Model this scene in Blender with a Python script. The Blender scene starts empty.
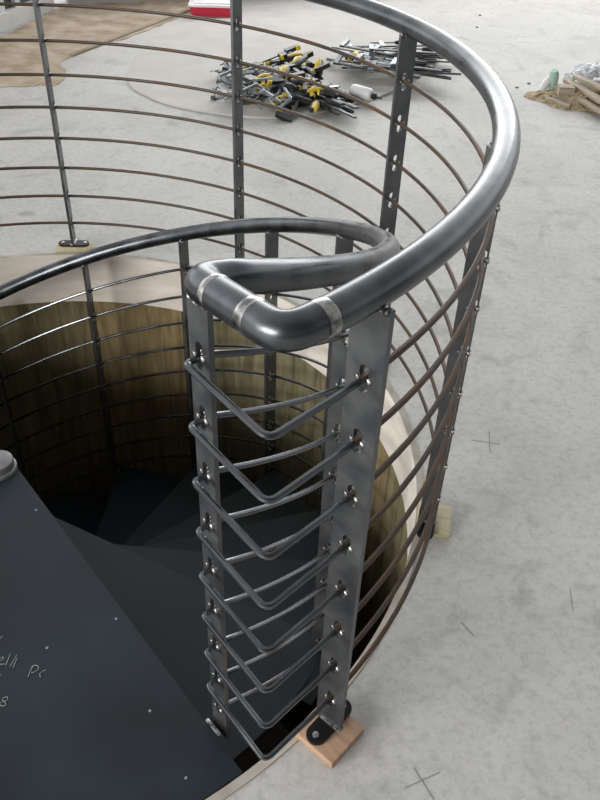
import bpy, bmesh, math, random
from mathutils import Vector, Matrix, Quaternion
from math import sin, cos, pi
random.seed(7)
S = bpy.context.scene
C = S.collection

# ------------------------------------------------------------------ camera
H = 1.5044; PITCH = 0.6704; ROLL = -0.0429; FPX = 0.9957*800
cam_d = bpy.data.cameras.new('camera'); cam = bpy.data.objects.new('camera', cam_d); C.objects.link(cam)
right = Vector((1, 0, 0)); fw = Vector((0, cos(PITCH), -sin(PITCH))); up = Vector((0, sin(PITCH), cos(PITCH)))
rr = cos(ROLL)*right - sin(ROLL)*up; uu = sin(ROLL)*right + cos(ROLL)*up
M = Matrix((rr, uu, -fw)).transposed().to_4x4(); M.translation = (0, 0, H)
cam.matrix_world = M
cam_d.sensor_fit = 'HORIZONTAL'; cam_d.sensor_width = 24; cam_d.lens = FPX*24/600
cam_d.clip_start = 0.02; cam_d.clip_end = 100
S.camera = cam
S.view_settings.view_transform = 'Standard'; S.view_settings.look = 'None'
S.view_settings.exposure = 0.5; S.view_settings.gamma = 1.0
S.view_settings.use_curve_mapping = False

# ------------------------------------------------------------------ world: daylight at the horizon of an open building shell
w = bpy.data.worlds.new('world'); S.world = w; w.use_nodes = True
nt = w.node_tree; nt.nodes.clear()
def wn(t, **k):
    n = nt.nodes.new(t)
    for a, b in k.items(): setattr(n, a, b)
    return n
tc = wn('ShaderNodeTexCoord'); sep = wn('ShaderNodeSeparateXYZ'); nt.links.new(tc.outputs['Generated'], sep.inputs[0])
rz = wn('ShaderNodeValToRGB'); nt.links.new(sep.outputs['Z'], rz.inputs[0])
e = rz.color_ramp.elements
e[0].position = 0.0; e[0].color = (.35, .35, .34, 1)
e[1].position = 1.0; e[1].color = (.42, .425, .43, 1)
for p, c in ((.06, (1.27, 1.3, 1.32, 1)), (.34, (1.18, 1.2, 1.23, 1)), (.45, (.5, .505, .51, 1))):
    q = e.new(p); q.color = c
ry = wn('ShaderNodeMapRange'); ry.inputs['From Min'].default_value = -.6; ry.inputs['From Max'].default_value = .8
ry.inputs['To Min'].default_value = .1; ry.inputs['To Max'].default_value = 1.25
# brighter toward the far left
cmb = wn('ShaderNodeMath', operation='MULTIPLY_ADD'); nt.links.new(sep.outputs['X'], cmb.inputs[0]); cmb.inputs[1].default_value = -.35
nt.links.new(sep.outputs['Y'], cmb.inputs[2]); nt.links.new(cmb.outputs[0], ry.inputs['Value'])
bg = wn('ShaderNodeBackground'); out = wn('ShaderNodeOutputWorld')
nt.links.new(rz.outputs[0], bg.inputs['Color']); nt.links.new(ry.outputs[0], bg.inputs['Strength']); nt.links.new(bg.outputs[0], out.inputs[0])

def area(name, loc, target, sx, sy, power, col=(1, 1, 1)):
    l = bpy.data.lights.new(name, 'AREA'); l.shape = 'RECTANGLE'; l.size = sx; l.size_y = sy; l.energy = power; l.color = col
    o = bpy.data.objects.new(name, l); C.objects.link(o); o.location = loc
    d = Vector(target)-Vector(loc); o.rotation_euler = d.to_track_quat('-Z', 'Y').to_euler(); return o
area('window_daylight', (1.0, 9.6, 2.6), (0.5, 4.5, 0), 7, 2.4, 170, (1, .99, .97))
area('side_window_daylight', (-5.4, -3.3, 2.6), (0.2, 2.2, 0), 5, 1.8, 400, (1, .985, .96))

# ------------------------------------------------------------------ materials
def mat(name, base=(.5, .5, .5), rough=.5, metal=0., var=0., scale=8., base2=None, bump=0., bscale=60., detail=4, stretch=None, rvar=0., lo=.35, hi=.65):
    m = bpy.data.materials.new(name); m.use_nodes = True; n = m.node_tree.nodes; L = m.node_tree.links
    b = n['Principled BSDF']; b.inputs['Roughness'].default_value = rough; b.inputs['Metallic'].default_value = metal
    b.inputs['Base Color'].default_value = (*base, 1)
    t = n.new('ShaderNodeTexCoord'); mp = n.new('ShaderNodeMapping'); L.new(t.outputs['Object'], mp.inputs[0])
    if stretch: mp.inputs['Scale'].default_value = stretch
    if base2:
        nz = n.new('ShaderNodeTexNoise'); nz.inputs['Scale'].default_value = scale; nz.inputs['Detail'].default_value = detail
        L.new(mp.outputs[0], nz.inputs['Vector'])
        r = n.new('ShaderNodeValToRGB'); L.new(nz.outputs[0], r.inputs[0])
        r.color_ramp.elements[0].position = lo; r.color_ramp.elements[1].position = hi
        r.color_ramp.elements[0].color = (*base, 1); r.color_ramp.elements[1].color = (*base2, 1)
        L.new(r.outputs[0], b.inputs['Base Color'])
        if rvar:
            mr = n.new('ShaderNodeMapRange'); L.new(nz.outputs[0], mr.inputs[0]); mr.inputs['From Min'].default_value = .3; mr.inputs['From Max'].default_value = .7
            mr.inputs['To Min'].default_value = rough-rvar; mr.inputs['To Max'].default_value = rough+rvar
            L.new(mr.outputs[0], b.inputs['Roughness'])
    if bump:
        nb = n.new('ShaderNodeTexNoise'); nb.inputs['Scale'].default_value = bscale; nb.inputs['Detail'].default_value = 5
        L.new(mp.outputs[0], nb.inputs['Vector'])
        bp = n.new('ShaderNodeBump'); bp.inputs['Strength'].default_value = bump; bp.inputs['Distance'].default_value = .004
        L.new(nb.outputs[0], bp.inputs['Height']); L.new(bp.outputs[0], b.inputs['Normal'])
    return m
STEEL = mat('mill_steel_tube', (.075, .081, .09), .3, .9, base2=(.14, .147, .155), scale=14, rvar=.07)
FLAT = mat('mill_steel_flat', (.11, .115, .125), .4, .8, base2=(.165, .17, .175), scale=16, rvar=.1, bump=.08)
RODM = mat('steel_rod', (.12, .125, .135), .22, .95, base2=(.15, .16, .17), scale=12, rvar=.08)
RUSTY = mat('rusty_steel_rod', (.045, .036, .028), .5, .4, base2=(.11, .065, .04), scale=9, rvar=.1)
BRIGHT = mat('ground_bright_steel', (.16, .16, .16), .3, 1., base2=(.62, .6, .57), scale=55, rvar=.1)
WELD = mat('weld_metal', (.05, .05, .05), .35, .9, base2=(.6, .6, .58), scale=120)
PLATE = mat('blue_black_plate', (.009, .0135, .018), .5, .0, base2=(.017, .025, .034), scale=3.5, rvar=.1, bump=.05, bscale=30, detail=7)
BASEP = mat('dark_base_plate', (.02, .02, .022), .35, .6)
PLATE.node_tree.nodes['Principled BSDF'].inputs['Specular IOR Level'].default_value = .3
CAPM = mat('pole_cap', (.2, .2, .21), .45, .6, base2=(.28, .28, .29), scale=20)
PALEPLY = mat('pale_plywood', (.74, .66, .57), .7, base2=(.86, .79, .71), scale=5, stretch=(1, 1, 5), bump=.05)
BLOCKW = mat('pine_block', (.40, .245, .155), .7, base2=(.52, .34, .23), scale=14, stretch=(1, 5, 1), bump=.1)
BLOCKY = mat('pale_pine_block', (.52, .45, .28), .7, base2=(.62, .55, .37), scale=14, stretch=(1, 5, 1))
SAND = mat('sandy_dust', (.38, .29, .20), .95, base2=(.58, .49, .39), scale=7, bump=.6, bscale=50, detail=8)
HARD = mat('hardboard_sheet', (.56, .52, .45), .8, base2=(.66, .62, .55), scale=4, detail=8)
PLANK = mat('raw_timber', (.32, .26, .19), .8, base2=(.50, .43, .34), scale=9, stretch=(1, 9, 9))
BLACKP = mat('black_plastic', (.015, .018, .022), .45)
YELLOW = mat('yellow_plastic', (.75, .55, .03), .45)
CLSTEEL = mat('clamp_steel', (.22, .25, .27), .4, .6, base2=(.42, .46, .48), scale=20)
DKSTEEL = mat('dark_bar_steel', (.05, .06, .07), .45, .5, base2=(.12, .12, .12), scale=20)
WHITEP = mat('white_plastic', (.85, .85, .85), .4)
REDP = mat('red_plastic', (.62, .03, .07), .45)
WALLW = mat('white_wall', (.72, .73, .72), .7, base2=(.8, .8, .79), scale=4)
GREENP = mat('pale_green_plastic', (.45, .65, .55), .5)
CHALK = mat('chalk', (.25, .28, .28), .9)
GLASSD = mat('glass_pane', (.07, .08, .09), .12, .0)
GRAPH = mat('graphite_mark', (.25, .25, .26), .8)
FILM = mat('clear_film', (.88, .9, .94), .35)

def concrete():
    m = bpy.data.materials.new('concrete_floor'); m.use_nodes = True; n = m.node_tree.nodes; L = m.node_tree.links
    b = n['Principled BSDF']; b.inputs['Roughness'].default_value = .62
    t = n.new('ShaderNodeTexCoord')
    def noise(s, d, dist=0.):
        z = n.new('ShaderNodeTexNoise'); z.inputs['Scale'].default_value = s; z.inputs['Detail'].default_value = d; z.inputs['Distortion'].default_value = dist
        L.new(t.outputs['Object'], z.inputs['Vector']); return z
    def ramp(src, stops):
        r = n.new('ShaderNodeValToRGB'); L.new(src, r.inputs[0]); el = r.color_ramp.elements
        el[0].position, el[1].position = stops[0][0], stops[-1][0]
        el[0].color = (*stops[0][1], 1); el[1].color = (*stops[-1][1], 1)
        for p, c in stops[1:-1]: q = el.new(p); q.color = (*c, 1)
        return r
    def mul(a, c, f=1.):
        x = n.new('ShaderNodeMixRGB'); x.blend_type = 'MULTIPLY'; x.inputs[0].default_value = f
        L.new(a, x.inputs[1]); L.new(c, x.inputs[2]); return x.outputs[0]
    big = ramp(noise(1.6, 6, .6).outputs[0], [(.3, (.54, .532, .51)), (.5, (.61, .602, .575)), (.7, (.66, .65, .62))])
    mid = ramp(noise(9, 8, .8).outputs[0], [(.28, (.80, .80, .80)), (.45, (.96, .96, .96)), (.7, (1, 1, 1))])
    nf = noise(42, 12); nf.inputs['Roughness'].default_value = .82
    fine = ramp(nf.outputs[0], [(.36, (.70, .70, .69)), (.52, (.95, .95, .95)), (1, (1, 1, 1))])
    pits = n.new('ShaderNodeTexVoronoi'); pits.inputs['Scale'].default_value = 26; L.new(t.outputs['Object'], pits.inputs['Vector'])
    pr = ramp(pits.outputs['Distance'], [(.02, (.5, .49, .47)), (.06, (1, 1, 1)), (1, (1, 1, 1))])
    stain = ramp(noise(3.1, 3, 1.5).outputs[0], [(.27, (.74, .74, .73)), (.38, (1, 1, 1)), (1, (1, 1, 1))])
    c = mul(mul(mul(mul(big.outputs[0], mid.outputs[0]), fine.outputs[0]), pr.outputs[0], .5), stain.outputs[0])
    L.new(c, b.inputs['Base Color'])
    bp = n.new('ShaderNodeBump'); bp.inputs['Strength'].default_value = .25; bp.inputs['Distance'].default_value = .003
    L.new(noise(70, 6).outputs[0], bp.inputs['Height']); L.new(bp.outputs[0], b.inputs['Normal'])
    return m
CONC = concrete()

def shutter_wall():
    """stained shuttering boards standing round the shaft, joints every 20 degrees"""
    m = bpy.data.materials.new('stained_shuttering'); m.use_nodes = True; n = m.node_tree.nodes; L = m.node_tree.links
    b = n['Principled BSDF']; b.inputs['Roughness'].default_value = .75
    t = n.new('ShaderNodeTexCoord'); s = n.new('ShaderNodeSeparateXYZ'); L.new(t.outputs['Object'], s.inputs[0])
    def mth(op, a, bb=None):
        x = n.new('ShaderNodeMath'); x.operation = op
        for i, v in enumerate((a, bb)):
            if v is None: continue
            if isinstance(v, (int, float)): x.inputs[i].default_value = v
            else: L.new(v, x.inputs[i])
        return x.outputs[0]
    ang = mth('MULTIPLY', mth('ARCTAN2', s.outputs['Y'], s.outputs['X']), 9/pi)
    sh = mth('ADD', ang, .33)
    idx = mth('FLOOR', sh); fr = mth('FRACT', sh)
    wn_ = n.new('ShaderNodeTexWhiteNoise'); wn_.noise_dimensions = '1D'; L.new(idx, wn_.inputs['W'])
    joint = mth('MULTIPLY', mth('GREATER_THAN', fr, .018), 1.0)
    cv = n.new('ShaderNodeCombineXYZ'); L.new(mth('MULTIPLY', ang, 5.), cv.inputs[0]); L.new(mth('MULTIPLY', s.outputs['Z'], 1.3), cv.inputs[1]); L.new(idx, cv.inputs[2])
    nz = n.new('ShaderNodeTexNoise'); nz.inputs['Scale'].default_value = 2.2; nz.inputs['Detail'].default_value = 9; nz.inputs['Distortion'].default_value = 1.1; L.new(cv.outputs[0], nz.inputs['Vector'])
    r = n.new('ShaderNodeValToRGB'); L.new(nz.outputs[0], r.inputs[0]); el = r.color_ramp.elements
    el[0].position = .3; el[0].color = (.13, .10, .052, 1); el[1].position = .75; el[1].color = (.30, .25, .15, 1)
    q = el.new(.52); q.color = (.22, .18, .10, 1)
    tint = n.new('ShaderNodeMixRGB'); L.new(wn_.outputs['Value'], tint.inputs[0]); tint.inputs[1].default_value = (1.05, .95, .8, 1); tint.inputs[2].default_value = (.78, .88, .86, 1)
    mu = n.new('ShaderNodeMixRGB'); mu.blend_type = 'MULTIPLY'; mu.inputs[0].default_value = 1; L.new(r.outputs[0], mu.inputs[1]); L.new(tint.outputs[0], mu.inputs[2])
    mj = n.new('ShaderNodeMixRGB'); L.new(joint, mj.inputs[0]); mj.inputs[1].default_value = (.06, .045, .03, 1); L.new(mu.outputs[0], mj.inputs[2])
    L.new(mj.outputs[0], b.inputs['Base Color'])
    return m
SHUT = shutter_wall()

# ------------------------------------------------------------------ mesh helpers
def obj(name, bm, m, parent=None, smooth=True, loc=None):
    me = bpy.data.meshes.new(name); bmesh.ops.recalc_face_normals(bm, faces=bm.faces); bm.to_mesh(me); bm.free()
    for x in (m if isinstance(m, (list, tuple)) else [m]): me.materials.append(x)
    if smooth:
        for p in me.polygons: p.use_smooth = True
        try: me.set_sharp_from_angle(angle=.6)
        except Exception: pass
    o = bpy.data.objects.new(name, me); C.objects.link(o)
    if parent: o.parent = parent
    if loc: o.location = loc
    return o
def tag(o, label, cat, group=None, kind=None):
    o['label'] = label; o['category'] = cat
    if group: o['group'] = group
    if kind: o['kind'] = kind
    return o
def struct(o, label=None):
    o['kind'] = 'structure'
    if label: o['label'] = label
    return o
def thing(name, label, cat, loc=(0, 0, 0), rz=0, group=None):
    o = bpy.data.objects.new(name, None); C.objects.link(o); o.location = loc; o.rotation_euler = (0, 0, rz); o.empty_display_size = .05
    return tag(o, label, cat, group)
def box(bm, c, s, R=None, bev=0., mi=0):
    r = bmesh.ops.create_cube(bm, size=1); vs = r['verts']
    for v in vs: v.co = Vector((v.co.x*s[0], v.co.y*s[1], v.co.z*s[2]))
    es = list({e for v in vs for e in v.link_edges})
    if bev:
        q = bmesh.ops.bevel(bm, geom=es, offset=bev, segments=2, affect='EDGES', profile=.5); vs = list({v for f in q['faces'] for v in f.verts} | {v for v in vs if v.is_valid})
        # collect the whole island
        seen = set(vs); st = list(vs)
        while st:
            a = st.pop()
            for e_ in a.link_edges:
                o_ = e_.other_vert(a)
                if o_ not in seen: seen.add(o_); st.append(o_)
        vs = list(seen)
    for v in vs:
        if R: v.co = R @ v.co
        v.co += Vector(c)
    for f in {f for v in vs for f in v.link_faces}: f.material_index = mi
    return vs
def sweep(bm, pts, r, seg=10, cap=True, mats=None, closed=False):
    """tube along points with parallel transport; r a number or a list"""
    pts = [Vector(p) for p in pts]; n = len(pts)
    t0 = (pts[1]-pts[0]).normalized(); a = Vector((0, 0, 1)) if abs(t0.z) < .9 else Vector((1, 0, 0))
    nrm = t0.cross(a).normalized(); rings = []; prev = t0
    for i, p in enumerate(pts):
        if i == 0: t = t0
        elif i == n-1: t = (pts[-1]-pts[-2]).normalized()
        else: t = ((pts[i+1]-p).normalized()+(p-pts[i-1]).normalized()).normalized()
        q = prev.rotation_difference(t); nrm = (q @ nrm).normalized(); prev = t
        bn = t.cross(nrm); rad = r[i] if isinstance(r, (list, tuple)) else r
        rings.append([bm.verts.new(p+rad*(cos(2*pi*k/seg)*nrm+sin(2*pi*k/seg)*bn)) for k in range(seg)])
    for i in range(n-1):
        for k in range(seg):
            f = bm.faces.new((rings[i][k], rings[i][(k+1) % seg], rings[i+1][(k+1) % seg], rings[i+1][k]))
            if mats: f.material_index = mats[i]
    if cap: bm.faces.new(rings[0]); bm.faces.new(rings[-1][::-1])
def fillet(pts, idx, rad, n=6):
    """replace corner points by arcs; idx: dict index->radius"""
    o = []
    for i, p in enumerate(pts):
        p = Vector(p)
        if i in idx:
            a = (Vector(pts[i-1])-p); b = (Vector(pts[i+1])-p); R_ = min(idx[i], a.length*.9, b.length*.9)
            a = p+a.normalized()*R_; b = p+b.normalized()*R_
            for k in range(n+1):
                t = k/n; o.append(a*(1-t)**2+p*2*t*(1-t)+b*t*t)
        else: o.append(p)
    return o
def cyl(bm, c, r, h, seg=20, r2=None, axis=(0, 0, 1), bev=0.):
    a = Vector(axis).normalized(); c = Vector(c)
    if bev:
        pts = [c, c+a*.0001, c+a*(h-bev), c+a*(h-bev*.3), c+a*h]; sweep(bm, pts, [r, r, r, r-bev*.3, r-bev], seg)
    else: sweep(bm, [c, c+a*h], [r, r if r2 is None else r2], seg)
def prism(bm, poly, z0, z1, mi=0):
    lo = [bm.verts.new((x, y, z0)) for x, y in poly]; hi = [bm.verts.new((x, y, z1)) for x, y in poly]; n = len(poly)
    bm.faces.new(lo[::-1]); bm.faces.new(hi)
    for i in range(n): bm.faces.new((lo[i], lo[(i+1) % n], hi[(i+1) % n], hi[i]))
B = bmesh.new

# ------------------------------------------------------------------ fitted layout
CX, CY, R = -.8225, 1.6051, 1.184
RX, RY, RH, BAND = -.805, 1.608, 1.13, .205        # stair opening
RS, HZ, Q = .999, .6846, .3988                      # inner (stair) rail radius, height at 0 rad, fall per radian
GA, GS = .1228, .1093; SA, SS = .1368, .1135
def P(r, th, z, cx=CX, cy=CY): return Vector((cx+r*cos(th), cy+r*sin(th), z))
RISE = .157; STEP = .3927; T0 = -.84; ZL = -.06

# ------------------------------------------------------------------ the setting
def floor_mesh(ri, X0, X1, Y0, Y1, z, thick):
    bm = B(); N = 160; inner = []; outer = []
    for k in range(N):
        a = 2*pi*k/N; dx, dy = cos(a), sin(a); inner.append((RX+ri*dx, RY+ri*dy))
        ts = []
        if dx > 1e-9: ts.append((X1-RX)/dx)
        if dx < -1e-9: ts.append((X0-RX)/dx)
        if dy > 1e-9: ts.append((Y1-RY)/dy)
        if dy < -1e-9: ts.append((Y0-RY)/dy)
        t = min(ts); outer.append((RX+t*dx, RY+t*dy))
    def ring(z): return [bm.verts.new((x, y, z)) for x, y in inner], [bm.verts.new((x, y, z)) for x, y in outer]
    a, b = ring(z); c, d = ring(z-thick)
    for k in range(N):
        j = (k+1) % N
        bm.faces.new((a[k], a[j], b[j], b[k])); bm.faces.new((c[k], d[k], d[j], c[j])); bm.faces.new((a[k], c[k], c[j], a[j])); bm.faces.new((b[k], b[j], d[j], d[k]))
    return bm
struct(obj('floor', floor_mesh(RH+.0185, -7, 6, -4, 11, 0, .2), CONC, smooth=False), 'pale grey concrete floor slab around the round stair opening')
def ring_mesh(r0, r1, z0, z1, N=160):
    bm = B(); L = []
    for r, z in ((r0, z1), (r1, z1), (r1, z0), (r0, z0)): L.append([bm.verts.new((r*cos(2*pi*k/N), r*sin(2*pi*k/N), z)) for k in range(N)])
    for i in range(4):
        A_, B_ = L[i], L[(i+1) % 4]
        for k in range(N): bm.faces.new((A_[k], B_[k], B_[(k+1) % N], A_[(k+1) % N])).material_index = 1 if i == 0 else 0
    return bm
struct(obj('trim_1', ring_mesh(RH, RH+.018, -BAND, .003), [PALEPLY, mat('grimy_plywood_edge', (.36, .33, .28), .85, base2=(.52, .48, .42), scale=12)], loc=(RX, RY, 0)), 'pale plywood lining bent round the edge of the stair opening')
struct(obj('wall_shaft', ring_mesh(RH+.002, RH+.04, -2.8, -BAND), [SHUT, SHUT], loc=(RX, RY, 0)), 'brown stained curved board wall of the round stair shaft')
bm = B(); prism(bm, [(RX+1.2*cos(2*pi*k/64), RY+1.2*sin(2*pi*k/64)) for k in range(64)], -2.9, -2.8)
struct(obj('floor_lower', bm, CONC, smooth=False), 'lower storey floor at the bottom of the stair shaft')

# ------------------------------------------------------------------ spiral staircase
stair = thing('spiral_staircase', 'blue-black steel spiral staircase dropping into the round opening', 'staircase', (0, 0, 0))
NX, NY = -.833, 1.603
bm = B(); cyl(bm, (NX, NY, -2.8), .045, 2.8-.062, 32); obj('newel_post', bm, PLATE, stair)
bm = B(); cyl(bm, (NX, NY, ZL), .05, .012, 40, bev=.003); cyl(bm, (NX, NY, ZL+.012), .044, .024, 40, bev=.005)
o = obj('newel_cap', bm, CAPM, stair); o['label'] = 'grey round cap on the central pole'
def radial_plate(th0, th1, r_out, lead, trail, z, th=.006, hub=.05, lip=.035, n=12):
    """wedge with its leading edge (th1) parallel to the radius and pushed out by lead"""
    poly = []
    def edge(tt, off, sgn):
        d = Vector((cos(tt), sin(tt))); nn = Vector((-sin(tt), cos(tt)))*sgn*off
        s = math.sqrt(max(r_out**2-off**2, 0)); return Vector((CX, CY))+nn+d*.02, Vector((CX, CY))+nn+d*s
    a0, a1 = edge(th0, trail, -1); b0, b1 = edge(th1, lead, 1)
    pa = math.atan2(a1.y-CY, a1.x-CX); pb = math.atan2(b1.y-CY, b1.x-CX)
    while pb < pa: pb += 2*pi
    poly += [a0, a1]+[Vector((CX+r_out*cos(pa+(pb-pa)*k/n), CY+r_out*sin(pa+(pb-pa)*k/n))) for k in range(1, n)]+[b1, b0]
    bm = B(); prism(bm, [(p.x, p.y) for p in poly], z-th, z)
    d = (b1-b0).normalized(); nn = Vector((-d.y, d.x))
    if lip:
        mid = (b0+b1)/2+d*.03; L_ = (b1-b0).length-.08
        box(bm, (mid.x-nn.x*.003, mid.y-nn.y*.003, z-th-lip/2+.001), (L_, .006, lip), Matrix.Rotation(math.atan2(d.y, d.x), 3, 'Z'))
    return bm
obj_l = obj('landing_plate', radial_plate(-3.6, -.872, 1.108, .034, 0, ZL, n=40), PLATE, stair, smooth=False)
for n in range(1, 15):
    a = T0+STEP*(n-1)-.06; b_ = T0+STEP*n
    obj('tread', radial_plate(a, b_, 1.012, .03, 0, ZL-RISE*n, n=10), PLATE, stair, smooth=False)
# small fixing holes / screws in the plate
def unproj(u, v, z):
    X = ((u-300)/FPX); Y = ((400-v)/FPX)
    d = fw + rr*X + uu*Y
    t = (z-H)/d.z; return Vector((0, 0, H))+d*t
for (u, v) in ((47, 648), (116, 619), (36, 510), (150, 711), (186, 778)):
    p = unproj(u, v, ZL); bm = B(); cyl(bm, (0, 0, -.0005), .0032, .0018, 12, bev=.0008); obj('rivet', bm, CLSTEEL, obj_l, loc=p)
# chalk writing on the plate: strokes given in a local frame lying on the plate
def cv(pts):
    bm = B(); sweep(bm, [unproj(u, v, ZL+.0006) for u, v in pts], .001, 5); obj('chalk_stroke', bm, CHALK, obj_l)
def bez(pts, n=5):
    out_ = []
    for i in range(len(pts)-1):
        p0 = Vector(pts[max(i-1, 0)]); p1 = Vector(pts[i]); p2 = Vector(pts[i+1]); p3 = Vector(pts[min(i+2, len(pts)-1)])
        for k in range(n):
            t = k/n; out_.append(.5*((2*p1)+(p2-p0)*t+(2*p0-5*p1+4*p2-p3)*t*t+(3*p1-p0-3*p2+p3)*t**3))
    out_.append(Vector(pts[-1])); return out_
for s in ([(-1, 640), (2.5, 636)],
          [(-2, 663), (2, 660), (3.5, 658), (2, 657), (-.5, 660), (0, 664), (4.5, 664)],
          [(6, 665), (8, 660), (10.5, 654)], [(10, 666.5), (14, 660), (17, 655)] , [(13, 667), (17, 659)][:0] or [(13.2, 667.5), (17.4, 658)],
          [(28, 677), (31, 670), (34.5, 665)], [(31, 668), (34, 665.5), (38, 666), (38, 669.5), (34, 672), (31, 672.5)], [(46, 670), (43, 671), (40, 674), (40.5, 677)],
          [(4, 697.5), (7.5, 697), (7, 700), (3, 701.5), (0, 704), (2, 706), (5.5, 705), (5, 702), (2.5, 700), (4, 697.5)],
          [(-1, 676), (1.5, 675)]):
    cv(bez([(a, b) for a, b in s]))

# ------------------------------------------------------------------ balustrade: one welded frame
bal = thing('balustrade', 'bare steel curved balustrade around the stair opening, doubling back into the stair rail', 'railing', (0, 0, 0))
RT = .0242
ZT = 1.01
# handrail path
ring_pts = [P(R, 3.6-(3.6+.765)*k/150, ZT) for k in range(151)]
corner1 = P(1.182, -.826, ZT); corner2 = P(.998, -.812, .99)
def hel(th, off=0.): return HZ-Q*th-off
TH0 = -.765
hel_pts = [P(RS, TH0+(3.3-TH0)*k/140, hel(TH0+(3.3-TH0)*k/140)-.009*math.exp(-k*4.065/140/.3)) for k in range(141)]
path = ring_pts+[corner1, corner2]+hel_pts
i1 = len(ring_pts); 
path = fillet(path, {i1: .034, i1+1: .024}, 0, 10)
bm = B(); sweep(bm, path, RT, 28); handrail = obj('handrail', bm, STEEL, bal)
def band(th_a, th_b, r_, zf, name='polished_weld'):
    pts = [P(r_, th_a+(th_b-th_a)*k/6, zf) for k in range(7)]
    bm = B(); sweep(bm, pts, [RT+.0001, RT+.0006, RT+.0008, RT+.0008, RT+.0008, RT+.0006, RT+.0001], 28); return obj(name, bm, BRIGHT, handrail)
o = band(-.785, -.77, R, ZT); o['label'] = 'bright ground weld band'
def band_line(a, b):
    pts = [a.lerp(b, k/4) for k in range(5)]
    bm = B(); sweep(bm, pts, [RT+.0001, RT+.0006, RT+.0008, RT+.0006, RT+.0001], 28); o = obj('polished_weld', bm, BRIGHT, handrail); o['label'] = 'bright ground weld band'
band_line(corner1.lerp(corner2, .27), corner1.lerp(corner2, .36))
band_line(corner1.lerp(corner2, .73), corner1.lerp(corner2, .79))

# posts: slotted flats standing on their edge, broad face square to the rods
def slotted_bar(wd, th, zs, z0, z1, sw=.015, sh=.046, xo=0.):
    """local x = width, y = thickness, z up; a capsule slot at every z in zs"""
    bm = B(); zs = sorted(zs); faces = []
    NS = 5; hw = wd/2; hr = hw-xo; hl = hw+xo
    def V2(x, z): return (x, z)
    polys = []
    lo = z0
    for i, z in enumerate(zs):
        zt = z+sh/2+.004; zb = z-sh/2-.004
        if zb > lo+1e-4: polys.append([(-hl, lo), (hr, lo), (hr, zb), (-hl, zb)])
        # right half around slot
        r_ = sw/2; straight = sh/2-r_
        right_arc = [(r_*cos(a), z+straight+r_*sin(a)) for a in [pi/2*k/NS for k in range(NS, -1, -1)]]+[(r_*cos(a), z-straight-r_*sin(a)) for a in [pi/2*k/NS for k in range(NS+1)]]
        polys.append(('half', [(0, zt)]+right_arc+[(0, zb), (hr, zb), (hr, zt)], zb, zt))
        polys.append(('halfL', [(0, zt)]+[(-x, y) for x, y in right_arc]+[(0, zb), (-hl, zb), (-hl, zt)], zb, zt))
        lo = zt
    polys.append([(-hl, lo), (hr, lo), (hr, z1), (-hl, z1)])
    cache = {}
    def vert(x, y, z):
        k = (round(x, 6), round(y, 6), round(z, 6))
        if k not in cache: cache[k] = bm.verts.new(k)
        return cache[k]
    # insert mid points on plain segments is unnecessary: the shells overlap edge to edge
    for y in (-th/2, th/2):
        for p in polys:
            pts = p if isinstance(p, list) else p[1]
            try: bm.faces.new([vert(x, y, z) for x, z in pts])
            except ValueError: pass
    for p in polys:
        if isinstance(p, list):
            for a, b in ((p[1], p[2]), (p[3], p[0])):
                bm.faces.new([vert(a[0], -th/2, a[1]), vert(b[0], -th/2, b[1]), vert(b[0], th/2, b[1]), vert(a[0], th/2, a[1])])
        else:
            pts = p[1]; n = len(pts)
            for i in range(1, n-4+1-1):
                a, b = pts[i], pts[i+1]
                bm.faces.new([vert(a[0], -th/2, a[1]), vert(b[0], -th/2, b[1]), vert(b[0], th/2, b[1]), vert(a[0], th/2, a[1])])
            a, b = pts[-2], pts[-1]
            bm.faces.new([vert(a[0], -th/2, a[1]), vert(b[0], -th/2, b[1]), vert(b[0], th/2, b[1]), vert(a[0], th/2, a[1])])
    for zz in (z0, z1):
        bm.faces.new([vert(-hl, -th/2, zz), vert(hr, -th/2, zz), vert(hr, th/2, zz), vert(-hl, th/2, zz)])
    bm.normal_update()
    bmesh.ops.triangulate(bm, faces=[f for f in bm.faces if len(f.verts) > 4])
    return bm
def blob(bm, c, r):
    q = bmesh.ops.create_icosphere(bm, subdivisions=2, radius=1)['verts']
    for v in q: v.co = Vector((v.co.x*r[0], v.co.y*r[1], v.co.z*r[2]))*(1+random.uniform(-.08, .08))+Vector(c)
weld_mesh = None
def weld_at(parent, loc):
    global weld_mesh
    if weld_mesh is None:
        bm = B()
        for sx in (-1, 1):
            for sy in (-1, 1): blob(bm, (sx*.0098, sy*.0055, 0), (.005, .0035, .0055))
        o = obj('weld', bm, WELD, parent); weld_mesh = o.data
    else:
        o = bpy.data.objects.new('weld', weld_mesh); C.objects.link(o); o.parent = parent
    o.location = loc; return o
def capsule(L_, W_, n=10, full=True):
    r_ = W_/2; h_ = L_/2-r_
    return [(h_+r_*cos(-pi/2+pi*k/n), r_*sin(-pi/2+pi*k/n)) for k in range(n+1)]+[(-h_+r_*cos(pi/2+pi*k/n), r_*sin(pi/2+pi*k/n)) for k in range(n+1)]
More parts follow.
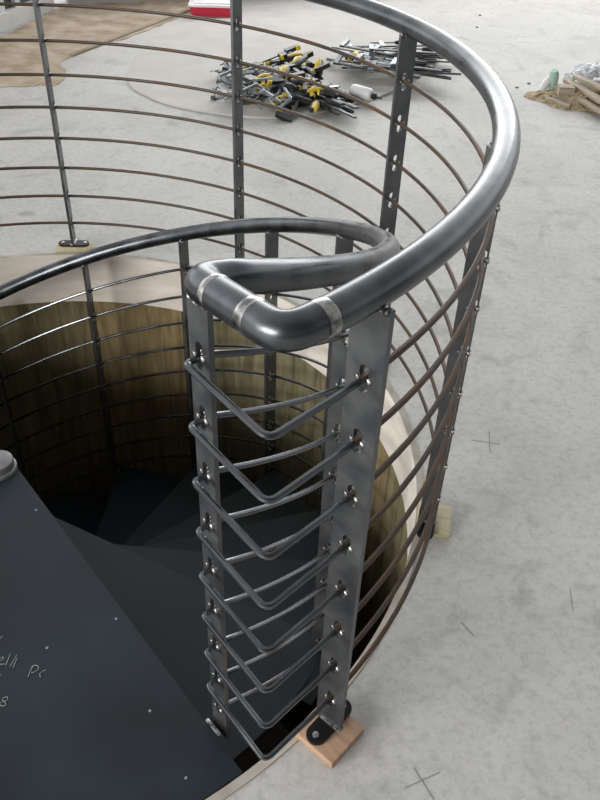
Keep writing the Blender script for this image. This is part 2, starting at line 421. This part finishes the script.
def post(r_, th, zs, z0, z1, wd=.05, thick=.009, base=True, xo=0.):
    o = obj('post', slotted_bar(wd, thick, [0]*0+[z-0 for z in zs], z0, z1, xo=xo), FLAT, bal)
    o.location = P(r_, th, 0); o.rotation_euler = (0, 0, th)
    for z in zs: weld_at(o, (0, 0, z))
    bm = B(); 
    for k in range(7): blob(bm, (-xo-wd/2+.006+k*(wd-.012)/6, random.uniform(-.004, .004), z1-.002), (.006, .008, .006))
    obj('top_weld', bm, WELD, o)
    if base:
        bm = B(); prism(bm, [(y-xo, x) for x, y in capsule(.118, .042)], z0-.007, z0)
        bp = obj('base_plate', bm, BASEP, o)
        for s in (-1, 1):
            bm = B(); cyl(bm, (-xo, s*.042, z0), .007, .003, 12, bev=.0015); obj('screw', bm, BRIGHT, o)
        bm = B(); box(bm, (-xo, 0, z0+.003), (wd+.004, .018, .006), bev=.002); f = obj('foot_weld', bm, WELD, o)
    return o
zr = [1-GA-GS*k for k in range(8)]
PTH = [('ring', t) for t in (3.4, 2.81, 2.22, 1.641, 1.062, .47, -.181)]
for _, t in PTH: post(R, t, zr, .028, .992, xo=.010 if t == -.181 else 0., wd=.042 if t == -.181 else .05)
lp = post(R, -.697, zr, .028, .992, wd=.06, thick=.010)
lp['label'] = 'wide end post at the front of the landing rail'
STH = [-.812, -.446, -.01, .385, .779, 1.171, 1.567, 1.96, 2.35, 2.75, 3.14]
def srod(k, th):
    z_f = 1-GA-GS*k
    if th > -.446: return hel(th, SA+SS*k)
    t = min(max((th+.81)/.364, 0), 1); return z_f*(1-t)+hel(-.446, SA+SS*k)*t
for n, t in enumerate(STH):
    zb = ZL-RISE*n+.0 if n else ZL-.03
    top = min(hel(t), .983)-RT+.006
    ks = [k for k in range(9)]
    post(RS, t, [srod(k, t) for k in ks], zb, top, wd=.05 if n else .045, base=False)
tab = B(); box(tab, (0, 0, 0), (.046, .008, .006), bev=.002)
fo = obj('foot_weld', tab, WELD, bal); fo.location = P(1.0, -.833, ZL+.006); fo.rotation_euler = (0, 0, -.82); fo['label'] = 'bright weld at the foot of the stair post'
# small tab joining the first stair post to the plate edge
# rods
NRING = 120
for k in range(8):
    z = zr[k]
    a = [P(R, 3.6-(3.6+.78)*i/NRING, z) for i in range(NRING+1)]
    ths = [-.80+(3.3+.80)*i/110 for i in range(111)]
    hp = [P(RS, t, srod(k, t)) for t in ths]
    pts = a+[P(1.19, -.848, z), P(1.002, -.842, z)]+hp
    mats_n = len(a)-3
    pts = fillet(pts, {len(a): .018, len(a)+1: .011}, 0, 6)
    bm = B(); sweep(bm, pts, .0052, 10, mats=[0 if i < mats_n else 1 for i in range(len(pts)-1)])
    obj('rod', bm, [RUSTY, RODM], bal)
bm = B(); sweep(bm, [P(RS, -.82+(3.3+.82)*i/110, srod(8, -.82+(3.3+.82)*i/110)) for i in range(111)], .0052, 10)
obj('rod', bm, RODM, bal)

# timber packers under the landing posts (top-level: the plates only rest on them)
def packer(th, label, m, rin, rout, half, z=.021):
    bm = B(); box(bm, (0, 0, 0), (rout-rin, 2*half, z-.001), bev=.0015)
    o = obj('wooden_block', bm, m); c = P((rin+rout)/2, th, z/2); o.location = c; o.rotation_euler = (0, 0, th)
    tag(o, label, 'wood block', 'wooden packing blocks under the post feet')
packer(-.706, 'reddish pine block under the foot of the wide front post', BLOCKW, 1.144, 1.243, .05)
packer(-.16, 'pale yellow wood block under the post at the right side of the ring', BLOCKY, 1.15, 1.235, .048)
packer(.47, 'wood block under the slotted post in front of the tools', BLOCKY, 1.155, 1.225, .05)
packer(1.062, 'wood block under the middle back post of the ring', BLOCKY, 1.155, 1.225, .05)
packer(1.641, 'thin pale block under the back left post foot', BLOCKY, 1.155, 1.21, .066)

# ------------------------------------------------------------------ pencil marks on the concrete
def fpt(u, v, z=.0004): return unproj(u, v, z)
def mark(strokes, label, wd=.0018):
    bm = B()
    for s in strokes:
        a = fpt(*s[0]); b = fpt(*s[1]); d = (b-a).normalized(); n = Vector((-d.y, d.x, 0))*wd/2
        vs = [bm.verts.new(p) for p in (a-n, b-n, b+n, a+n)]; vt = [bm.verts.new(p+Vector((0, 0, .0003))) for p in (a-n, b-n, b+n, a+n)]
        bm.faces.new(vt); bm.faces.new(vs[::-1])
        for i in range(4): bm.faces.new((vs[i], vs[(i+1) % 4], vt[(i+1) % 4], vt[i]))
    tag(obj('pencil_mark', bm, GRAPH, smooth=False), label, 'mark')
mark([((472, 440), (500, 444)), ((489, 431), (490, 453))], 'pencilled cross on the concrete right of the railing')
mark([((405, 788), (440, 772)), ((414, 768), (434, 800))], 'pencilled cross on the concrete at the bottom edge', .0016)
mark([((461, 622), (474, 636))], 'short slanting scratch on the concrete right of the front post', .0014)
mark([((570, 588), (573, 612))], 'faint upright scratch on the concrete near the right edge', .0013)

# ------------------------------------------------------------------ background: walls and glazing at the far left
def wall_box(name, a, b, z0, z1, t, m, label=None, st=True, parent=None):
    a = Vector(a); b = Vector(b); d = b-a; L_ = d.length; ang = math.atan2(d.y, d.x)
    bm = B(); box(bm, (0, 0, 0), (L_, t, z1-z0), bev=0)
    o = obj(name, bm, m, parent, smooth=False); c = (a+b)/2; o.location = (c.x, c.y, (z0+z1)/2); o.rotation_euler = (0, 0, ang)
    if st and not parent: struct(o, label)
    return o
WA0, WA1, WB1 = (-2.50, 5.1), (-2.06, 6.55), (1.5, 8.6)
def lerp2(a, b, t): return (a[0]+(b[0]-a[0])*t, a[1]+(b[1]-a[1])*t)
wall_box('baseboard_left', WA0, WA1, 0, .10, .16, WALLW, 'white sill at the foot of the glazed wall, far left')
wall_box('wall_left', lerp2(WA0, WA1, .0), lerp2(WA0, WA1, .55), .1, 2.7, .08, mat('tan_wall', (.5, .47, .42), .8), 'white wall beside the far left window')
wf = wall_box('window_1', lerp2(WA0, WA1, .62), lerp2(WA0, WA1, .98), .1, 2.5, .02, GLASSD, 'tall glazed window in the far left wall')
for t in (.6, .72, .985):
    p = lerp2(WA0, WA1, t); q = lerp2(WA0, WA1, t+.035); o = wall_box('trim_2', p, q, .1, 2.6, .09, WALLW, 'white window mullion far left')
wall_box('wall_back', (-1.95, 6.75), (4.5, 9.6), 0, .35, .12, mat('grey_plinth', (.42, .41, .40), .8), 'low grey wall at the back')

def irregular(bm, cx, cy, rx, ry, hgt, seed, n=40, rings=7, rot=0., rough=.25):
    rnd = random.Random(seed); ph = [rnd.uniform(0, 6.28) for _ in range(6)]
    prev = None; ctr = bm.verts.new((cx, cy, hgt))
    for r_ in range(1, rings+1):
        ring = []
        for k in range(n):
            a = 2*pi*k/n; s = 1+rough*(sin(2*a+ph[0])*.4+sin(3*a+ph[1])*.35+sin(5*a+ph[2])*.25+sin(9*a+ph[3])*.12)
            f = r_/rings; x = rx*s*f*cos(a); y = ry*s*f*sin(a); z = hgt*(1-f**1.5)*(1+.35*rnd.uniform(-1, 1)) if r_ < rings else .0005
            ring.append(bm.verts.new((cx+x*cos(rot)-y*sin(rot), cy+x*sin(rot)+y*cos(rot), z)))
        for k in range(n):
            j = (k+1) % n
            if prev: bm.faces.new((prev[k], ring[k], ring[j], prev[j]))
            else: bm.faces.new((ctr, ring[k], ring[j]))
        prev = ring
bm = B()
se = [(-60, 92), (0, 88), (30, 86), (58, 84), (66, 74), (62, 62), (88, 50), (120, 40), (150, 30), (180, 16), (205, 6), (190, -8), (120, -4), (70, 4), (50, 12), (20, 28), (-10, 42), (-60, 60)]
se = [unproj(q_.x+random.uniform(-1.5, 1.5), q_.y+random.uniform(-1, 1), 0) for q_ in bez(se+[se[0]], 6)[:-1]]
prism(bm, [(q_.x, q_.y) for q_ in se], .0004, .004)
tag(obj('sand', bm, SAND), 'brown sandy dust spread on the floor by the far left window', 'sand', kind='stuff')
# thin timber batten
def stick(name, a, b, w_, h_, m, label, cat, group=None, z=0.):
    a = Vector(a); b = Vector(b); d = b-a; bm = B(); box(bm, (0, 0, 0), (d.length, w_, h_), bev=min(w_, h_)*.12)
    o = obj(name, bm, m); o.location = (a+b)/2+Vector((0, 0, h_/2+z)); o.rotation_euler = Vector((1, 0, 0)).rotation_difference(d.normalized()).to_euler()
    return tag(o, label, cat, group)
pa = unproj(72, 56, 0); pb = unproj(196, 8, 0)
stick('batten', pa, pb, .035, .012, mat('grey_batten', (.3, .24, .17), .8, base2=(.4, .33, .25), scale=8), 'long thin brown batten lying on the floor left of the red box', 'batten')
# thin board the tools lie on
bm = B()
edge = [(150, 40), (128, 80), (150, 98), (180, 108), (220, 115), (262, 119), (300, 117), (340, 109), (380, 98), (412, 82), (434, 66), (440, 56), (425, 42), (395, 30), (300, 20), (200, 22)]
e3 = [unproj(u, v, 0) for u, v in bez([(a, b) for a, b in edge+[edge[0]]], 5)[:-1]]
e3 = [unproj(p.x, p.y, 0) for p in bez(edge+[edge[0]], 5)[:-1]]
prism(bm, [(p.x, p.y) for p in e3], .0005, .012)
tag(obj('board', bm, mat('grey_board', (.58, .565, .53), .8, base2=(.65, .635, .60), scale=5, detail=8), smooth=False), 'thin grey board with a rounded front edge lying under the heap of tools', 'board')

# red and white box
p = unproj(213, 14, 0)
rb = thing('storage_box', 'shallow red plastic box with a white lid on the floor at the back', 'box', p, .05)
bm = B(); q = bmesh.ops.create_cube(bm, size=1)['verts']
for v in q:
    s = 1.0 if v.co.z > 0 else .9; v.co = Vector((v.co.x*.34*s, v.co.y*.2*s, v.co.z*.065+.0335))
bmesh.ops.bevel(bm, geom=list(bm.edges), offset=.008, segments=2, affect='EDGES'); obj('tub', bm, REDP, rb)
bm = B(); box(bm, (0, 0, .076), (.36, .22, .02), bev=.008); box(bm, (0, 0, .089), (.28, .15, .01), bev=.004); obj('lid', bm, WHITEP, rb)

# white bottle with dark nozzle
p0 = unproj(352, 93, .03); p1 = unproj(375, 100, .03)
d = (p1-p0); L_ = d.length
bt = thing('bottle', 'small white bottle with a dark nozzle lying in front of the tools', 'bottle', (p0.x, p0.y, .012+.037), math.atan2(d.y, d.x))
bm = B(); sweep(bm, [(x, 0, 0) for x in (0, .004, .02, .125, .14, .15)], [.02, .032, .036, .036, .03, .014], 24); obj('bottle_body', bm, WHITEP, bt)
bm = B(); sweep(bm, [(x, 0, 0) for x in (.148, .17, .172, .215)], [.018, .017, .008, .004], 16); obj('nozzle', bm, BLACKP, bt)

# ------------------------------------------------------------------ clamps
def deep_copy(o, loc, rot, label=None):
    c = o.copy(); C.objects.link(c); c.location = loc; c.rotation_euler = rot
    if label: c['label'] = label
    for ch in list(o.children):
        d_ = ch.copy(); C.objects.link(d_); d_.parent = c
    return c
def quick_clamp():
    t = thing('quick_clamp', 'black and yellow hand clamp in the heap on the floor', 'clamp', group='black and yellow clamps in the heap')
    bm = B(); box(bm, (.0, 0, 0), (.32, .018, .008), bev=.001); obj('clamp_bar', bm, DKSTEEL, t)
    bm = B(); prism(bm, [(-.17, -.012), (-.13, -.012), (-.125, .03), (-.13, .085), (-.155, .085), (-.168, .03)], -.012, .012); obj('fixed_jaw', bm, BLACKP, t)
    bm = B(); prism(bm, [(.02, -.02), (.075, -.022), (.08, .02), (.05, .04), (.045, .085), (.02, .085), (.015, .03)], -.014, .014); obj('sliding_jaw', bm, BLACKP, t)
    bm = B(); sweep(bm, [(.055, -.01, 0), (.08, -.04, 0), (.115, -.075, 0), (.15, -.11, 0)], [.017, .021, .021, .015], 10); obj('handle', bm, BLACKP, t)
    bm = B(); sweep(bm, [(.085, -.03, .006), (.12, -.062, .01), (.158, -.10, .006)], [.016, .022, .015], 10); obj('grip', bm, YELLOW, t)
    for x in (-.122, .014):
        bm = B(); box(bm, (x+(.004 if x > 0 else 0), .07, 0), (.014, .03, .03), bev=.004); obj('jaw_pad', bm, YELLOW, t)
    return t
def c_clamp():
    t = thing('screw_clamp', 'silver steel screw clamp at the left of the heap', 'clamp', group='silver screw clamps in the heap')
    bm = B(); sweep(bm, fillet([(.06, .05, 0), (-.06, .05, 0), (-.06, -.05, 0), (.05, -.05, 0)], {1: .02, 2: .02}, 0), .0085, 8); obj('clamp_frame', bm, CLSTEEL, t)
    bm = B(); sweep(bm, [(.052, -.015, 0), (.052, .12, 0)], .006, 8); obj('screw', bm, CLSTEEL, t)
    bm = B(); sweep(bm, [(.02, .115, 0), (.085, .115, 0)], .004, 6); obj('handle', bm, CLSTEEL, t)
    bm = B(); cyl(bm, (.052, -.03, 0), .013, .014, 12, axis=(0, 1, 0)); obj('jaw_pad', bm, DKSTEEL, t)
    return t
def bar_clamp():
    t = thing('bar_clamp', 'long dark steel bar clamp sticking out of the front right of the heap', 'clamp', group='bar clamps at the front of the heap')
    bm = B(); box(bm, (0, 0, 0), (.55, .022, .009), bev=.001); obj('clamp_bar', bm, DKSTEEL, t)
    bm = B(); prism(bm, [(-.275, -.01), (-.245, -.01), (-.245, .08), (-.27, .08)], -.008, .008); obj('fixed_jaw', bm, CLSTEEL, t)
    bm = B(); prism(bm, [(-.05, -.014), (-.015, -.014), (-.018, .08), (-.045, .08)], -.009, .009); obj('sliding_jaw', bm, CLSTEEL, t)
    bm = B(); sweep(bm, [(-.1, .065, 0), (.08, .065, 0)], [.005, .005], 8); obj('screw', bm, CLSTEEL, t)
    bm = B(); sweep(bm, [(.07, .065, 0), (.085, .065, 0), (.15, .065, 0), (.165, .065, 0)], [.008, .014, .013, .007], 10); obj('handle', bm, BLACKP, t)
    return t
def heap(proto, items):
    for i, (u, v, z, rx_, ry_, rz_) in enumerate(items):
        p = unproj(u, v, z); 
        if i == 0: proto.location = p; proto.rotation_euler = (rx_, ry_, rz_)
        else: deep_copy(proto, p, (rx_, ry_, rz_))
rnd = random.Random(21)
items = []
for i in range(24):
    u = rnd.gauss(287, 27); v = rnd.uniform(62, 104); u = min(max(u, 250), 340)
    z = .03+.15*max(0, 1-abs(u-288)/45)*max(0, 1-abs(v-82)/30)*rnd.uniform(.4, 1)
    items.append((u, v-8 if z > .06 else v, z, rnd.uniform(-.5, .5), rnd.uniform(-.35, .35), rnd.uniform(0, 6.28)))
heap(quick_clamp(), items)
items = []
for i in range(26):
    u = rnd.uniform(224, 292); v = rnd.uniform(70, 100)
    items.append((u, v, rnd.uniform(.025, .1), rnd.uniform(-.6, .6), rnd.uniform(-.5, .5), rnd.uniform(0, 6.28)))
heap(c_clamp(), items)
items = [(318+rnd.uniform(-12, 14), 98+rnd.uniform(-9, 9), rnd.uniform(.03, .08), rnd.uniform(-.15, .15), rnd.uniform(-.05, .05), rnd.uniform(-1.15, -.75)) for i in range(9)]
items += [(rnd.uniform(368, 418), rnd.uniform(46, 74), rnd.uniform(.03, .11), rnd.uniform(-.4, .4), rnd.uniform(-.05, .05), rnd.uniform(-.55, .25)) for i in range(20)]
heap(bar_clamp(), items[:9])
b2 = bar_clamp(); b2['label'] = 'dark steel bar clamp in the back heap beyond the slotted post'; b2['group'] = 'bar clamps in the back heap'
heap(b2, items[9:])
qc = quick_clamp(); qc.location = unproj(360, 60, .08); qc.rotation_euler = (.2, 0, 2.2); qc['label'] = 'black and yellow hand clamp between the two heaps'
# stray silver clamp at the left edge
sc = thing('pin', 'short dark steel pin lying left of the heap', 'pin', unproj(220, 96, .022), .9)
bm = B(); sweep(bm, [(-.05, 0, 0), (.06, 0, 0)], .01, 10); obj('shaft', bm, DKSTEEL, sc)
bm = B(); sweep(bm, [(-.06, 0, 0), (-.045, 0, 0)], .017, 10); obj('head', bm, DKSTEEL, sc)

# ------------------------------------------------------------------ rubble heap at the right edge
p = unproj(585, 104, 0)
bm = B(); irregular(bm, p.x+.08, p.y, .40, .22, .07, 11, n=90, rings=16, rot=-.25, rough=.3)
tag(obj('sawdust_heap', bm, mat('chips_and_dust', (.26, .19, .11), .95, base2=(.55, .45, .31), scale=30, detail=10, bump=1., bscale=60), smooth=False), 'low brown heap of dust and chips at the right edge', 'rubble', kind='stuff')
for i, (a, b, z, w_, lab) in enumerate((((566, 82), (610, 108), .06, .05, 'upper slanting grey-brown plank on the rubble heap'),
                                   ((575, 78), (622, 100), .085, .045, 'plank lying highest across the back of the rubble heap'),
                                   ((556, 88), (606, 116), .03, .04, 'lower plank half buried in the rubble heap'),
                                   ((546, 100), (570, 108), .01, .03, 'short dark offcut at the front of the rubble heap'))):
    stick('plank', unproj(*a, z), unproj(*b, z), w_, .02, PLANK, lab, 'plank', z=0)
bm = B(); prism(bm, [(-.04, -.03), (.05, -.035), (.045, .04), (-.035, .035)], 0, .07)
o = obj('wood_offcut', bm, PLANK, smooth=False); o.location = unproj(563, 98, .02); tag(o, 'square brown wood offcut standing at the front of the rubble heap', 'wood offcut')
bm = B(); sweep(bm, [(0, 0, 0), (0, 0, .1), (0, 0, .13)], [.028, .03, .02], 12)
o = obj('plastic_tube', bm, GREENP); o.location = unproj(552, 90, .0); o.rotation_euler = (.25, -.15, 0); tag(o, 'pale green plastic tube on the left of the rubble heap', 'tube')
bm = B(); sweep(bm, [(0, 0, 0), (0, 0, .06), (0, 0, .09)], [.022, .024, .014], 12)
o = obj('plastic_cup', bm, WHITEP); o.location = unproj(541, 91, .0); o.rotation_euler = (-.2, .5, 0); tag(o, 'small white plastic cup at the left tip of the rubble heap', 'cup')
for i, (u, v, s, lab) in enumerate(((570, 77, .03, 'small crumpled white wrapper behind the planks'), (585, 72, .055, 'large crumpled clear plastic bag on the rubble heap'), (599, 70, .05, 'bluish crumpled film at the right edge of the rubble'))):
    bm = B(); q = bmesh.ops.create_icosphere(bm, subdivisions=3, radius=1)['verts']; r2 = random.Random(i+50)
    for v_ in q: v_.co = Vector((v_.co.x*s*1.3, v_.co.y*s, v_.co.z*s*.8))*(1+r2.uniform(-.28, .28))
    o = obj('plastic_bag', bm, FILM, smooth=False); pp = unproj(u, v, .06); o.location = pp; tag(o, lab, 'plastic bag')
for (u, v, lab) in ((517, 87, 'tiny dark chip just left of the rubble heap, the farther left one'), (529, 83, 'tiny dark chip touching the left side of the rubble heap'), (477, 27, 'tiny dark chip beyond the handrail, nearer of the back pair'), (480, 15, 'tiny dark chip beyond the handrail, farther of the back pair')):
    bm = B(); q = bmesh.ops.create_icosphere(bm, subdivisions=1, radius=.012)['verts']
    for v_ in q: v_.co.z *= .4
    o = obj('chip', bm, DKSTEEL); o.location = unproj(u, v, .004); tag(o, lab, 'chip', 'small chips on the floor')
